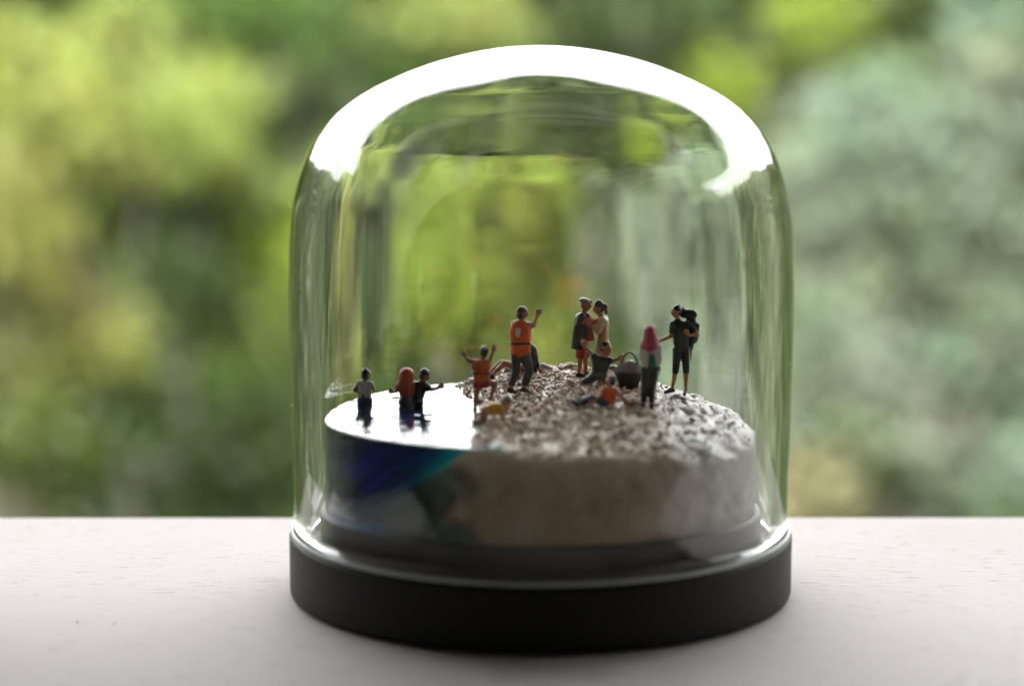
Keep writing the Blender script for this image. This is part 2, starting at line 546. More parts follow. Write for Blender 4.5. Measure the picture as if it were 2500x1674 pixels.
for kmin, kmax, zf, amp, cnt, zone in [(1, 3, .04, .014, 4, 'cap'), (1, 6, .35, .0075, 6, 'cap'), (1, 8, .60, .0030, 12, 'cap'), (4, 11, .015, .007, 7, 'all'), (12, 28, .012, .0035, 9, 'all')]:
    for _ in range(cnt): WAVES.append((random.randint(kmin, kmax), random.uniform(0, 6.28), random.uniform(-zf, zf) * 2, amp, zone))
def wob(i, th, r, z):
    if r < 1e-6 or z < 20: return r, z
    f = min(1, r / 14)
    if i >= n_out:                                    # blown glass: the inside is gently wavy
        sh = max(0, min(1, (z - 80) / 20)); sh = sh * sh * (3 - 2 * sh)
        d = sum((sh if zone == 'cap' else 1 - .75 * sh if k > 11 else 1) * a * math.cos(k * th + ph + q * z + 1.1 * math.sin(3 * th + q * 5 + ph)) for k, ph, q, a, zone in WAVES) * f * min(1, (z - 20) / 14)
        rr = math.hypot(r, z - 70)
        if z > 80:
            u = min(1, (z - 80) / 10)
            return r + d * ((1 - u) + u * r / rr), z + d * u * (z - 70) / rr
        return r + d, z
    return r + .05 * (math.cos(2 * th + 1) + math.cos(3 * th + z * .03)) * f * min(1, (z - 20) / 10), z
vs, fs = lathe(prof, 320, wob)
dome = link('glass_dome', merge(mesh('glass_dome', vs, fs), 2e-7), m_glass, None, True)
_b = bmesh.new(); bmesh.ops.create_icosphere(_b, subdivisions=1, radius=1)
IVV = np.array([p.co[:] for p in _b.verts]); IVD = np.array([[q.index for q in p.verts] for p in _b.faces]); _b.free()
m_glint = mat('pale_glint', (0.72, 0.75, 0.75), 0.35, Transmission_Weight=0.35)  # pale frosted ring added for the line of light along the glass foot
prof = [(56.3 + .48 * math.cos(a), 14.95 + .48 * math.sin(a)) for a in [2 * math.pi * k / 10 for k in range(10)]]
vs, fs = lathe(prof, 192)
link('foot_glint', merge(mesh('foot_glint', vs, fs)), m_glint, dome, True)
dv_, df_ = [], []
for k in range(90):                                  # specks of dust clinging to the outside
    th = random.uniform(-2.9, -.25) if k % 3 else random.uniform(.25, 2.9)
    j = random.randrange(40, len(po) - 30)
    r, z = po[j]
    c = np.array([(r + .17) * math.cos(th), (r + .17) * math.sin(th), z + .03])
    df_.append(IVD + len(dv_) * 12)
    dv_.append((IVV * random.choice([.035, .045, .06, .085]) * rng.uniform(.6, 1.5, 3) + c) * S)
tag(link('dust', mesh('dust', np.concatenate(dv_), np.concatenate(df_).tolist()), mat('dust', (.75, .73, .7), .8), dome), kind='stuff')
tag(dome, 'clear thick-walled glass dome standing on the round black base', 'glass dome')

# ------------------------------------------------------------------ the beach island under the dome
ZW = 41.5                                             # water level
def sstep(a, b, x):
    t = max(0.0, min(1.0, (x - a) / (b - a)))
    return t * t * (3 - 2 * t)
def shore(y): return -13.6 - max(0, y - 8) * .26 + 1.2 * noise.noise(Vector((y * .12, 3, 0)))
def height(x, y):
    """top of the sand (mm): sea bed on the left, a beach mound, falling away to the right"""
    d = x - shore(y)
    if d > 0:
        mound = ZW + 4.0 * sstep(-1, 20, d) * sstep(-52, 12, y)
        mound -= 1.2 * sstep(-20, -48, y) * sstep(0, 12, d)
        mound -= 5.2 * sstep(16, 50, x) * sstep(40, -20, y) + 3.4 * sstep(14, 42, x) * sstep(-15, 25, y)
        rr = math.hypot(x, y)
        mound -= (1.0 + 1.4 * sstep(15, 40, x)) * sstep(43.5, 49, rr) * (1 + .9 * noise.noise(Vector((x * .12, y * .12, 31))))
        mound += sstep(12, 24, x) * (.75 * noise.noise(Vector((x * .30, y * .30, 17))) - .5 * max(0, noise.noise(Vector((x * .55, y * .55, 23))) - .1) * 2)
        z = mound
    else:
        z = ZW + d * .55 - 6.5 * sstep(0, -30, d)
        z = max(z, 22.3)
    b = noise.noise(Vector((x * .16, y * .16, 1.3))) * .55 + noise.noise(Vector((x * .45, y * .45, 7.1))) * .3
    amp = sstep(-2, 6, d)
    b += amp * (noise.noise(Vector((x * 1.1, y * 1.1, 2.1))) * .22 + noise.noise(Vector((x * .62, y * .62, 5.7))) * .45)
    return z + b * (.25 + .75 * amp) * (1 if d > 0 else .6)
island = empty('beach_diorama', (0, 0, 0))
tag(island, 'round cast sand beach with a blue sea corner under the glass dome', 'diorama')
m_sand = mat('cast_sand', (0.3, 0.24, 0.18), 0.4)
vsn = ncoord(m_sand, (1, 1, 1))
n1 = N(m_sand, 'ShaderNodeTexNoise', Scale=85.0, Detail=6.0, Roughness=.6)
n2 = N(m_sand, 'ShaderNodeTexNoise', Scale=1400.0, Detail=4.0, Roughness=.7)
L(m_sand, vsn, n1.inputs['Vector']); L(m_sand, vsn, n2.inputs['Vector'])
r1 = ramp(m_sand, [(.3, (.55, .40, .25)), (.52, (.70, .55, .38)), (.72, (.78, .67, .52))])
r2 = ramp(m_sand, [(.38, (.55, .5, .45)), (.6, (1, 1, 1))])
L(m_sand, n1.outputs['Fac'], r1.inputs[0]); L(m_sand, n2.outputs['Fac'], r2.inputs[0])
mm = N(m_sand, 'ShaderNodeMix', data_type='RGBA', blend_type='MULTIPLY'); mm.inputs['Factor'].default_value = .6
L(m_sand, r1.outputs[0], mm.inputs['A']); L(m_sand, r2.outputs[0], mm.inputs['B'])
# the right-hand shore is bare greyish plaster
sx = N(m_sand, 'ShaderNodeSeparateXYZ'); L(m_sand, N(m_sand, 'ShaderNodeTexCoord').outputs['Object'], sx.inputs[0])
mr = N(m_sand, 'ShaderNodeMapRange'); mr.inputs['From Min'].default_value = .020; mr.inputs['From Max'].default_value = .034
L(m_sand, sx.outputs['X'], mr.inputs['Value'])
mp = N(m_sand, 'ShaderNodeMix', data_type='RGBA'); L(m_sand, mr.outputs[0], mp.inputs['Factor'])
L(m_sand, mm.outputs['Result'], mp.inputs['A'])
rp = ramp(m_sand, [(.35, (.33, .275, .23)), (.65, (.54, .49, .44))]); L(m_sand, n1.outputs['Fac'], rp.inputs[0])
L(m_sand, rp.outputs[0], mp.inputs['B'])
mr2 = N(m_sand, 'ShaderNodeMapRange'); mr2.inputs['From Min'].default_value = -.0165; mr2.inputs['From Max'].default_value = -.0255
L(m_sand, sx.outputs['X'], mr2.inputs['Value'])        # sea bed colour darkened so deep water and reflections look dark
md = N(m_sand, 'ShaderNodeMix', data_type='RGBA'); L(m_sand, mr2.outputs[0], md.inputs['Factor'])
L(m_sand, mp.outputs['Result'], md.inputs['A'])
rd = ramp(m_sand, [(.38, (.035, .05, .07)), (.62, (.16, .13, .09))]); L(m_sand, n1.outputs['Fac'], rd.inputs[0])
L(m_sand, rd.outputs[0], md.inputs['B'])
L(m_sand, md.outputs['Result'], bsdf(m_sand).inputs['Base Color'])
bump(m_sand, n2.outputs['Fac'], .5, .0003)
NT, NR = 300, 90
verts, faces = [], []
R0 = 48.9
def rim(th, z):
    c, s = math.cos(th), math.sin(th)
    k = sstep(-12, -4, R0 * c - shore(R0 * s))
    n = noise.noise(Vector((c * 9, s * 9, z * .22))) * .5 + noise.noise(Vector((c * 26, s * 26, z * .5 + 4))) * .22
    return R0 - .35 + k * (n - .15) - (1 - k) * .35
for j in range(NT):
    th = 2 * math.pi * j / NT
    c, s = math.cos(th), math.sin(th)
    zt = height(R0 * c, R0 * s)
    Rt = rim(th, zt) - 2.6 * sstep(-12, -26, R0 * c - shore(R0 * s)) * min(1, (zt - 21.3) / 1.5)
    for i in range(1, NR + 1):
        r = Rt * (i / NR) ** .8
        verts.append((r * c * S, r * s * S, height(r * c, r * s) * S))
    for i in range(1, 19):
        z = zt + (21.35 - zt) * i / 18
        q = rim(th, z) - 2.6 * sstep(-12, -26, R0 * c - shore(R0 * s)) * min(1, (z - 21.3) / 1.5) + .25 * (1 if i < 17 else 0)
        verts.append((q * c * S, q * s * S, z * S))
K = NR + 18
verts.append((0, 0, height(0, 0) * S)); ctr = len(verts) - 1
for j in range(NT):
    k = (j + 1) % NT
    faces.append((ctr, j * K, k * K))
    for i in range(K - 1):
        faces.append((j * K + i, j * K + i + 1, k * K + i + 1, k * K + i))
link('sand', mesh('sand', verts, faces), m_sand, island, True)

# the sea: a block of clear blue resin with a glassy rippled top
m_sea = bpy.data.materials.new('sea_resin')
m_sea.use_nodes = True
m_sea.node_tree.nodes.clear()
gs = N(m_sea, 'ShaderNodeBsdfGlass'); gs.inputs['IOR'].default_value = 1.5; gs.inputs['Roughness'].default_value = 0.0
gs.inputs['Color'].default_value = (1, 1, 1, 1)
ab = N(m_sea, 'ShaderNodeVolumeAbsorption'); ab.inputs['Color'].default_value = (.0, .91, .962, 1); ab.inputs['Density'].default_value = 800.0
om = N(m_sea, 'ShaderNodeOutputMaterial')
L(m_sea, gs.outputs[0], om.inputs['Surface']); L(m_sea, ab.outputs[0], om.inputs['Volume'])
RS = 48.75
ring = []
for j in range(361):
    th = math.radians(j)
    if RS * math.cos(th) < shore(RS * math.sin(th)) + 7: ring.append((RS * math.cos(th), RS * math.sin(th)))
ring.sort(key=lambda p: (math.atan2(p[1], p[0]) % (2 * math.pi)))
ncol, nrow = 130, len(ring) // 2
# grid over y with x running from the rim to a line hidden under the beach
ys = np.linspace(-46.9, 44.0, 170)
verts, faces = [], []
def ripple(x, y, e):
    w = .10 * noise.noise(Vector((x * .13, y * .28, 0))) + .07 * noise.noise(Vector((x * .22 + 9, y * .75, 4)))
    w += .42 * max(0, noise.noise(Vector((x * .11 + 3, y * .85, 8))) - .12) * sstep(-46, -30, x)
    return w * e
for y in ys:
    xl = -math.sqrt(RS * RS - y * y)
    xr = max(shore(y) + 6, xl + .3)
    for i in range(ncol + 1):
        t = (i / ncol)
        x = xl + (xr - xl) * t
        e = min(1, (RS - math.hypot(x, y)) / 2.2)
        verts.append((x * S, y * S, (ZW + ripple(x, y, max(0, e)) - .22 * (1 - max(0, e)) ** 6) * S))
nt_ = len(verts)
W = ncol + 1
for j in range(len(ys) - 1):
    for i in range(ncol):
        a = j * W + i
        faces.append((a, a + 1, a + W + 1, a + W))
for (x, y, z) in list(verts): verts.append((x, y, 21.6 * S))
for j in range(len(ys) - 1):
    for i in range(ncol):
        a = nt_ + j * W + i
        faces.append((a, a + W, a + W + 1, a + 1))
def side(a, b): faces.append((a, nt_ + a, nt_ + b, b))
for j in range(len(ys) - 1):
    side((j + 1) * W, j * W) if False else side(j * W, (j + 1) * W)
    side((j + 1) * W + ncol, j * W + ncol)
for i in range(ncol):
    side(i + 1, i); side((len(ys) - 1) * W + i, (len(ys) - 1) * W + i + 1)
me = mesh('sea', verts, faces)
merge(me, 1e-8)
me.polygons.foreach_set('use_smooth', [p.normal.z > .6 or abs(p.normal.z) < .4 for p in me.polygons])
try: me.set_sharp_from_angle(angle=math.radians(50))
except Exception: pass
sea = link('sea', me, m_sea, island)

# ------------------------------------------------------------------ gravel
m_peb = mat('pebbles', (0.4, .33, .27), .34, Specular_IOR_Level=.35)
gi = N(m_peb, 'ShaderNodeNewGeometry'); oi = N(m_peb, 'ShaderNodeObjectInfo')
ad = N(m_peb, 'ShaderNodeMath', operation='ADD'); fr = N(m_peb, 'ShaderNodeMath', operation='FRACT')
L(m_peb, gi.outputs['Random Per Island'], ad.inputs[0]); L(m_peb, oi.outputs['Random'], ad.inputs[1]); L(m_peb, ad.outputs[0], fr.inputs[0])
PEB = [(0, (.40, .26, .155)), (.18, (.50, .35, .22)), (.34, (.32, .18, .105)), (.48, (.60, .46, .335)), (.62, (.43, .25, .145)),
       (.74, (.16, .11, .075)), (.84, (.66, .57, .48)), (.93, (.40, .175, .09))]
rr_ = ramp(m_peb, PEB); rr_.color_ramp.interpolation = 'CONSTANT'
L(m_peb, fr.outputs[0], rr_.inputs[0]); L(m_peb, rr_.outputs[0], bsdf(m_peb).inputs['Base Color'])
nps = N(m_peb, 'ShaderNodeTexNoise', Scale=2500.0); L(m_peb, ncoord(m_peb, (1, 1, 1)), nps.inputs['Vector'])
bump(m_peb, nps.outputs['Fac'], .4, .0002)

def ico(sub):
    bm = bmesh.new(); bmesh.ops.create_icosphere(bm, subdivisions=sub, radius=1)
    v = np.array([p.co[:] for p in bm.verts]); f = [[q.index for q in p.verts] for p in bm.faces]
    bm.free(); return v, np.array(f)
IV, IF = ico(1)
IV2, IF2 = ico(2)
def on_beach(margin=0.0):
    while True:
        x, y = rng.uniform(-30, 48.5), rng.uniform(-48.5, 48.5)
        if math.hypot(x, y) > 48.2: continue
        d = x - shore(y)
        if d < margin: continue
        w = .085 + .915 * (1 - sstep(15, 30, x)) if y > -38 else .25 + .4 * (1 - sstep(17, 31, x))
        if d < 2.5: w *= .75
        w *= .25 + 1.1 * max(0, min(1, .5 + 1.4 * noise.noise(Vector((x * .23, y * .23, 11)))))
        if rng.uniform() < w: return x, y
def rand_rot():
    q = rng.normal(size=4); q /= np.linalg.norm(q); w, x, y, z = q
    return np.array([[1 - 2 * (y * y + z * z), 2 * (x * y - z * w), 2 * (x * z + y * w)], [2 * (x * y + z * w), 1 - 2 * (x * x + z * z), 2 * (y * z - x * w)],
                     [2 * (x * z - y * w), 2 * (y * z + x * w), 1 - 2 * (x * x + y * y)]])
gv, gf = [], []
for k in range(7000):
    x, y = on_beach(-.8)
    r = rng.choice([.15, .21, .29, .4, .52], p=[.22, .28, .26, .16, .08]) * rng.uniform(.85, 1.2)
    dv = IV * rng.uniform(.7, 1.2, (len(IV), 1)) * np.array([1.15, .95, .72]) * r
    dv = dv @ rand_rot().T
    gv.append((dv + np.array([x, y, height(x, y) + r * .35])) * S)
    gf.append(IF + k * len(IV))
gv, gf = np.concatenate(gv), np.concatenate(gf)
tag(link('gravel', mesh('gravel', gv, gf.tolist()), m_peb, island), kind='stuff')
stones = []
for k in range(10):
    v = IV * rng.uniform(.72, 1.18, (len(IV), 1)) * np.array([1.2, .95, .7])
    stones.append(mesh('stone', v, IF.tolist())); stones[-1].materials.append(m_peb)
def put_stone(x, y, r, flat=1.0, me=None, sink=.3):
    o = bpy.data.objects.new('stone', me or random.choice(stones)); col.objects.link(o); o.parent = island
    o.location = Vector((x, y, height(x, y) + r * sink)) * S
    o.scale = (r * S, r * S * random.uniform(.8, 1.1), r * S * flat)
    o.rotation_euler = (random.uniform(-.5, .5), random.uniform(-.5, .5), random.uniform(0, 6.28))
    return o
for k in range(250):
    x, y = on_beach(0)
    put_stone(x, y, random.choice([.55, .65, .75, .85, 1.0, 1.25]))
# the paler slabs at the back of the beach and stones along the water
m_slab = mat('pale_stone', (.34, .28, .22), .5)
nsl = N(m_slab, 'ShaderNodeTexNoise', Scale=420.0, Detail=5.0); L(m_slab, ncoord(m_slab, (1, 1, 1)), nsl.inputs['Vector'])
big = []
for k in range(4):
    v = IV2.copy()
    v = v * np.array([[1 + .35 * noise.noise(Vector(p * 1.4 + 7.3 * (k + 1)))] for p in v]) * np.array([1.25, .95, .6])
    m_ = mesh('slab_stone', v, IF2.tolist()); m_.materials.append(m_slab); big.append(m_)
for i, (x, y, r) in enumerate([(1.5, 41, 2.1), (6.5, 42, 2.3), (-2.5, 41, 2.2), (10.5, 42, 2.0), (3.5, 37, 1.3), (18, 40, 2.1), (-7, 41.5, 1.9), (-12, 40, 1.6), (23, 38, 1.7), (-16.5, 40, 1.5), (16, 33, 1.2), (27, 33, 1.3)]):
    o = put_stone(x, y, r, .55, big[i % 4], .05); o.name = 'slab_stone'
m_blue = mat('blue_stone', (.02, .05, .22), .3)
for (x, y, r) in [(-17.3, 26.0, .75), (-12.6, 4.0, .5)]:
    mb = mesh('blue_stone', IV2 * rng.uniform(.9, 1.1, (len(IV2), 1)), IF2.tolist()); mb.materials.append(m_blue)
    o = put_stone(x, y, r, .6, mb, .1); o.name = 'blue_stone'; o.location.z = (ZW + .15) * S; o['label'] = 'small dark blue pebble at the waterline'

# ------------------------------------------------------------------ the little painted people
FS = S * 1.035
PAINT = {}
def paint(c, rough=.42):
    k = (tuple(c), rough)
    if k not in PAINT:
        m = mat('figure_paint', c, rough)
        n = N(m, 'ShaderNodeTexNoise', Scale=900.0, Detail=3.0)
        L(m, ncoord(m, (1, 1, 1)), n.inputs['Vector'])
        h = N(m, 'ShaderNodeHueSaturation'); h.inputs['Color'].default_value = (*c, 1)
        q = N(m, 'ShaderNodeMapRange'); q.inputs['To Min'].default_value = .72; q.inputs['To Max'].default_value = 1.25
        L(m, n.outputs['Fac'], q.inputs['Value']); L(m, q.outputs[0], h.inputs['Value'])
        L(m, h.outputs[0], bsdf(m).inputs['Base Color'])
        bump(m, n.outputs['Fac'], .25, .0001)
        PAINT[k] = m
    return PAINT[k]

def cone_prim(bm, a, ra, b, rb, flat=(False, False), seg=14):
    """closed tapered capsule from a to b (rounded or flat at either end)"""
    a, b = Vector(a), Vector(b)
    d = b - a
    if d.length < 1e-4: d = Vector((0, 0, 1e-3))
    z = d.normalized()
    x = z.orthogonal().normalized(); y = z.cross(x)
    rings = []
    def half(p, r, sgn, fl):
        if fl: return [(p, 0.001), (p, r)]
        return [(p + z * sgn * r * math.cos(q), max(r * math.sin(q), .001)) for q in [math.radians(t) for t in (4, 24, 46, 68, 90)]]
    rings = half(a, ra, -1, flat[0]) + list(reversed(half(b, rb, 1, flat[1])))
    vv = []
    for p, r in rings:
        vv.append([bm.verts.new(p + (x * math.cos(t) + y * math.sin(t)) * r) for t in [2 * math.pi * i / seg for i in range(seg)]])
    for r0, r1 in zip(vv, vv[1:]):
        for i in range(seg):
            j = (i + 1) % seg
            bm.faces.new((r0[i], r0[j], r1[j], r1[i]))
    bm.faces.new(list(reversed(vv[0]))); bm.faces.new(vv[-1])

def ell_prim(bm, c, r, ax=(0, 0, 1), fw=(0, 1, 0)):
    """ellipsoid: r = (side, forward, up) in the frame of ax (up) and fw (forward)"""
    up = Vector(ax).normalized(); f = Vector(fw); f = (f - up * f.dot(up)).normalized(); s = f.cross(up)
    m = Matrix((s, f, up)).transposed().to_4x4()
    m = Matrix.Translation(Vector(c)) @ m @ Matrix.Diagonal((*r, 1))
    bmesh.ops.create_uvsphere(bm, u_segments=18, v_segments=12, radius=1, matrix=m)

def solid(name, prims, color, parent, voxel=.17, smooth=3, rough=.42, label=None):
    size = SIZE[0]
    """unite the primitives into one continuous skin"""
    bm = bmesh.new()
    for p in prims:
        if p[0] == 'c': cone_prim(bm, *p[1:])
        else: ell_prim(bm, *p[1:])
    bmesh.ops.recalc_face_normals(bm, faces=bm.faces)
    me = bpy.data.meshes.new(name)
    bm.to_mesh(me); bm.free()
    o = bpy.data.objects.new(name, me); col.objects.link(o)
    r = o.modifiers.new('r', 'REMESH'); r.mode = 'VOXEL'; r.voxel_size = voxel
    s = o.modifiers.new('s', 'SMOOTH'); s.factor = .5; s.iterations = smooth
    dg = bpy.context.evaluated_depsgraph_get()
    me2 = bpy.data.meshes.new_from_object(o.evaluated_get(dg))
    o.modifiers.clear()
    o.data = me2
    bpy.data.meshes.remove(me)
    me2.name = name
    me2.transform(Matrix.Scale(FS * size, 4))
    me2.materials.clear(); me2.materials.append(paint(color, rough))
    me2.polygons.foreach_set('use_smooth', [True] * len(me2.polygons))
    o.parent = parent
    if label: o['label'] = label
    return o

SIZE = [1.0]
class Person:
    """joints in mm from the point on the ground, x right, y away from the camera, z up"""
    def __init__(s, loc, J, face, label, group='painted miniature people on the beach diorama', skin=(.50, .20, .09), build=1.0, voxel=.17, size=1.0):
        SIZE[0] = size
        s.J = {k: Vector(v) for k, v in J.items()}
        s.f = Vector(face).normalized()
        s.k = build; s.skin = skin; s.voxel = voxel
        s.root = empty('person', Vector(loc) * S)
        tag(s.root, label, 'person', group)
        J = s.J
        J.setdefault('head', J['neck'] + Vector((0, 0, 1.7)))
        s.up = (J['head'] - J['neck']).normalized()
    def body(s, fingers=True, curl=.5):
        J, k = s.J, s.k
        P = s.torso(0) + s.arm('L', 0) + s.arm('R', 0) + s.leg('L', 0) + s.leg('R', 0)
        h, f, up = J['head'], s.f, s.up
        f2 = (f - up * f.dot(up)).normalized(); sd = f2.cross(up)
        P += [('c', J['neck'] - up * .3, .62 * k, h - up * .5, .55 * k),
              ('e', h + up * .22, (.98 * k, 1.16 * k, 1.12 * k), up, f2),
              ('c', h - up * .55 + f2 * .35, .70 * k, h - up * .78 + f2 * .62, .42 * k),
              ('c', h + up * .22 + f2 * 1.08, .16, h - up * .18 + f2 * 1.3, .21),
              ('c', h - up * .56 + f2 * .98 - sd * .25, .14, h - up * .56 + f2 * .98 + sd * .25, .14),
              ('c', h + up * .42 + f2 * 1.0 - sd * .45, .15, h + up * .42 + f2 * 1.0 + sd * .45, .15),
              ('e', h - f2 * .08 + sd * 1.0, (.16, .26, .36), up, f2), ('e', h - f2 * .08 - sd * 1.0, (.16, .26, .36), up, f2)]
        for q in 'LR':
            if 'wr' + q in J and fingers: P += s.hand(q, curl)
            if 'an' + q in J: P += s.foot(q, 0)
        o = solid('body', P, s.skin, s.root, s.voxel)
        eyes = bmesh.new()
        for sg in (-1, 1): bmesh.ops.create_icosphere(eyes, subdivisions=1, radius=.13, matrix=Matrix.Translation(h + up * .18 + f2 * 1.06 + sd * sg * .4))
        me = bpy.data.meshes.new('eyes'); eyes.to_mesh(me); eyes.free(); me.transform(Matrix.Scale(FS * SIZE[0], 4))
        e = link('eyes', me, paint((.015, .012, .01)), o)
        return o
    def torso(s, g, low=0.0):
        J, k = s.J, s.k
        sl, sr, hl, hr = J['shL'], J['shR'], J['hiL'], J['hiR']
        c = (sl + sr) / 2; p = (hl + hr) / 2; ax = (c - p).normalized()
        a = c.lerp(sl, .45) - ax * 1.0; b = c.lerp(sr, .45) - ax * 1.0
        pl = p.lerp(hl, .7) + ax * .6; pr = p.lerp(hr, .7) + ax * .6
        return [('c', sl - ax * .25, .72 * k + g, sr - ax * .25, .72 * k + g), ('c', a, 1.12 * k + g, pl, .95 * k + g), ('c', b, 1.12 * k + g, pr, .95 * k + g)]
    def hips(s, g):
        J, k = s.J, s.k
        return [('c', J['hiL'], 1.05 * k + g, J['hiR'], 1.05 * k + g), ('c', (J['hiL'] + J['hiR']) / 2, 1.05 * k + g, (J['hiL'] * .35 + J['hiR'] * .35 + J['shL'] * .15 + J['shR'] * .15), .95 * k + g)]
    def arm(s, q, g, t=2.0):
        J, k = s.J, s.k
        if 'el' + q not in J: return []
        sh, el, wr = J['sh' + q], J['el' + q], J['wr' + q]
        if t <= 1: return [('c', sh, .64 * k + g, sh.lerp(el, t), (.64 - .12 * t) * k + g, (False, True))]
        out = [('c', sh, .64 * k + g, el, .50 * k + g)]
        u = t - 1
        out.append(('c', el, .50 * k + g, el.lerp(wr, u), (.50 - .16 * u) * k + g, (False, u < 1)))
        return out
    def leg(s, q, g, t=2.0, flare=0):
        J, k = s.J, s.k
        if 'kn' + q not in J: return []
        hi, kn, an = J['hi' + q], J['kn' + q], J['an' + q]
        if t <= 1: return [('c', hi, .98 * k + g, hi.lerp(kn, t), (.98 - .3 * t) * k + g + flare, (False, True))]
        u = t - 1
        calf = kn.lerp(an, .3)
        out = [('c', hi, .98 * k + g, kn, .68 * k + g), ('c', kn, .68 * k + g, kn.lerp(an, u), (.66 - .26 * u) * k + g + flare, (False, u < 1))]
        if u > .5 and not flare: out.append(('c', kn.lerp(an, .12), .60 * k + g, kn.lerp(an, .45), .60 * k + g))
        return out
    def foot(s, q, g):
        J = s.J
        an = J['an' + q]; to = J.get('to' + q, an + s.f * 1.7 + Vector((0, 0, -.45)))
        d = (to - an); d.z = 0
        d = d.normalized() if d.length > .05 else s.f
        heel = an - d * .35 + Vector((0, 0, -.42))
        return [('c', an, .42 + g, heel, .40 + g), ('c', heel, .40 + g, to, .36 + g), ('c', an, .42 + g, an.lerp(to, .6), .36 + g)]
    def hand(s, q, curl):
        J = s.J
        wr = J['wr' + q]; d = J.get('ha' + q)
        d = (d - wr).normalized() if d is not None else (wr - J['el' + q]).normalized()
        n = d.cross(Vector((0, 1, 0)) if abs(d.y) < .8 else Vector((1, 0, 0))).normalized()   # across the palm
        pn = n.cross(d)
        P = [('c', wr, .34, wr + d * .75, .36), ('c', wr + d * .5 - n * .22, .30, wr + d * .95 - n * .28, .26), ('c', wr + d * .5 + n * .22, .30, wr + d * .95 + n * .28, .26)]
        for i, (o, l) in enumerate([(-.42, .62), (-.15, .78), (.13, .74), (.40, .58)]):
            b = wr + d * 1.0 + n * o
            m = b + d * l * .55 + pn * curl * .15 + n * o * .12
            P += [('c', b, .17, m, .155), ('c', m, .155, m + d * l * .45 * (1 - curl * .6) + pn * curl * .42, .135)]
        b = wr + d * .4 - n * .34
        m = b + d * .4 - n * .35 + pn * .12
        P += [('c', b, .18, m, .165), ('c', m, .165, m + d * .38 - n * .02 + pn * .1, .14)]
        return P
    def wear(s, name, prims, color, parent=None, **kw):
        return solid(name, prims, color, parent or s.root, kw.pop('voxel', s.voxel), **kw)
    def hair(s, color, name='hair', size=1.0, drop=.15, extra=()):
        h, up, f = s.J['head'], s.up, s.f
        f2 = (f - up * f.dot(up)).normalized()
        k = s.k
        P = [('e', h + up * .50 - f2 * .24, (1.08 * k * size, 1.16 * k * size, 1.02 * k * size), up, f2),
             ('e', h - up * drop - f2 * .52, (.98 * k * size, .72 * k * size, .95 * k * size), up, f2)]
        return s.wear(name, P + list(extra), color)
    def shoes(s, color, g=.1, boots=0):
        P = []
        for q in 'LR':
            if 'an' + q in s.J:
                o = s.wear('shoe', s.foot(q, g), color)
    def bands(s, z, g, color, name='belt', h=.3):
        """a strap round the trunk at fraction z from hips to shoulders"""
        J, k = s.J, s.k
        c = (J['shL'] + J['shR']) / 2; p = (J['hiL'] + J['hiR']) / 2
        ax = (c - p).normalized(); m = p.lerp(c, z)
        w = (J['shL'] - J['shR']); w = (w - ax * w.dot(ax)).normalized()
        lw = ((J['shL'] - J['shR']).length * .45 * z + (J['hiL'] - J['hiR']).length * .7 * (1 - z)) / 2
        r = (1.0 + .12 * z) * k + g
        P = [('c', m + w * t - ax * h / 2, r, m + w * t + ax * h / 2, r, (True, True)) for t in np.linspace(-lw, lw, 7)]
        return s.wear(name, P, color)

def at(x, y, dz=0.0): return (x, y, max(height(x, y), ZW - 30) + dz)
V = Vector
SKIN = (.52, .21, .10); TANNED = (.38, .15, .07); ORANGE = (.85, .13, .012); BLACK = (.012, .012, .014)

# 1 hiker with rucksack, far right
p = Person(at(33.2, 18.8, .1), dict(
    head=(-.75, -.1, 18.35), neck=(-.35, .1, 16.6), shR=(-1.5, -.5, 15.6), shL=(2.2, .5, 15.5), hiR=(-.35, -.2, 9.9), hiL=(1.5, .2, 9.9),
    elR=(-1.9, -.6, 12.9), wrR=(-4.6, -.9, 11.8), haR=(-6.2, -1.0, 11.9), elL=(4.5, -.2, 13.2), wrL=(2.3, -1.5, 13.2), haL=(1.2, -1.8, 14.2),
    knR=(-.75, -.5, 5.0), anR=(-1.5, 0, .95), toR=(-3.1, -.8, .25), knL=(1.85, 0, 5.0), anL=(1.75, -.1, .75), toL=(1.3, -1.6, -.1)),
    (-.95, -.4, 0), 'hiker in dark green polo shirt and black capri trousers carrying a black rucksack', skin=SKIN)
p.body()
p.wear('shirt', p.torso(.2) + p.arm('R', .24, .75) + p.arm('L', .24, .75) + [('c', V((-.5, .1, 16.4)), .75, V((-.2, .1, 15.9)), 1.0)], (.018, .04, .022))
p.wear('trousers', p.hips(.18) + p.leg('R', .16, 1.12) + p.leg('L', .16, 1.12), (.010, .013, .02))
p.shoes((.02, .015, .015))
p.hair((.022, .012, .012), extra=[('c', V((-.35, .1, 19.4)), .5, V((-.15, .15, 19.65)), .42)])
r = p.root
rs = empty('rucksack', r.location + V((0, 0, 0)))
tag(rs, 'black rucksack with a rolled mat on the back of the rightmost figure', 'rucksack')
solid('pack', [('c', (3.0, 1.6, 16.0), 1.4, (3.5, 1.5, 12.4), 1.4), ('c', (4.1, 1.8, 15.0), 1.1, (3.8, 1.7, 12.0), 1.1), ('c', (3.0, 1.7, 11.6), .9, (3.2, 1.5, 10.2), .6)], BLACK, rs)
solid('bed_roll', [('c', (1.1, 1.5, 17.8), 1.1, (3.4, 1.7, 17.5), 1.2), ('c', (1.0, 1.6, 18.6), .4, (1.1, 1.6, 19.0), .3), ('c', (2.9, 1.5, 18.4), .45, (3.3, 1.5, 18.3), .4)], BLACK, rs, rough=.3)
solid('strap', [('c', (3.0, 1.2, 10.2), .3, (3.1, 1.1, 8.6), .25), ('c', (3.1, 1.1, 8.6), .2, (3.0, .9, 7.4), .22)], BLACK, rs)
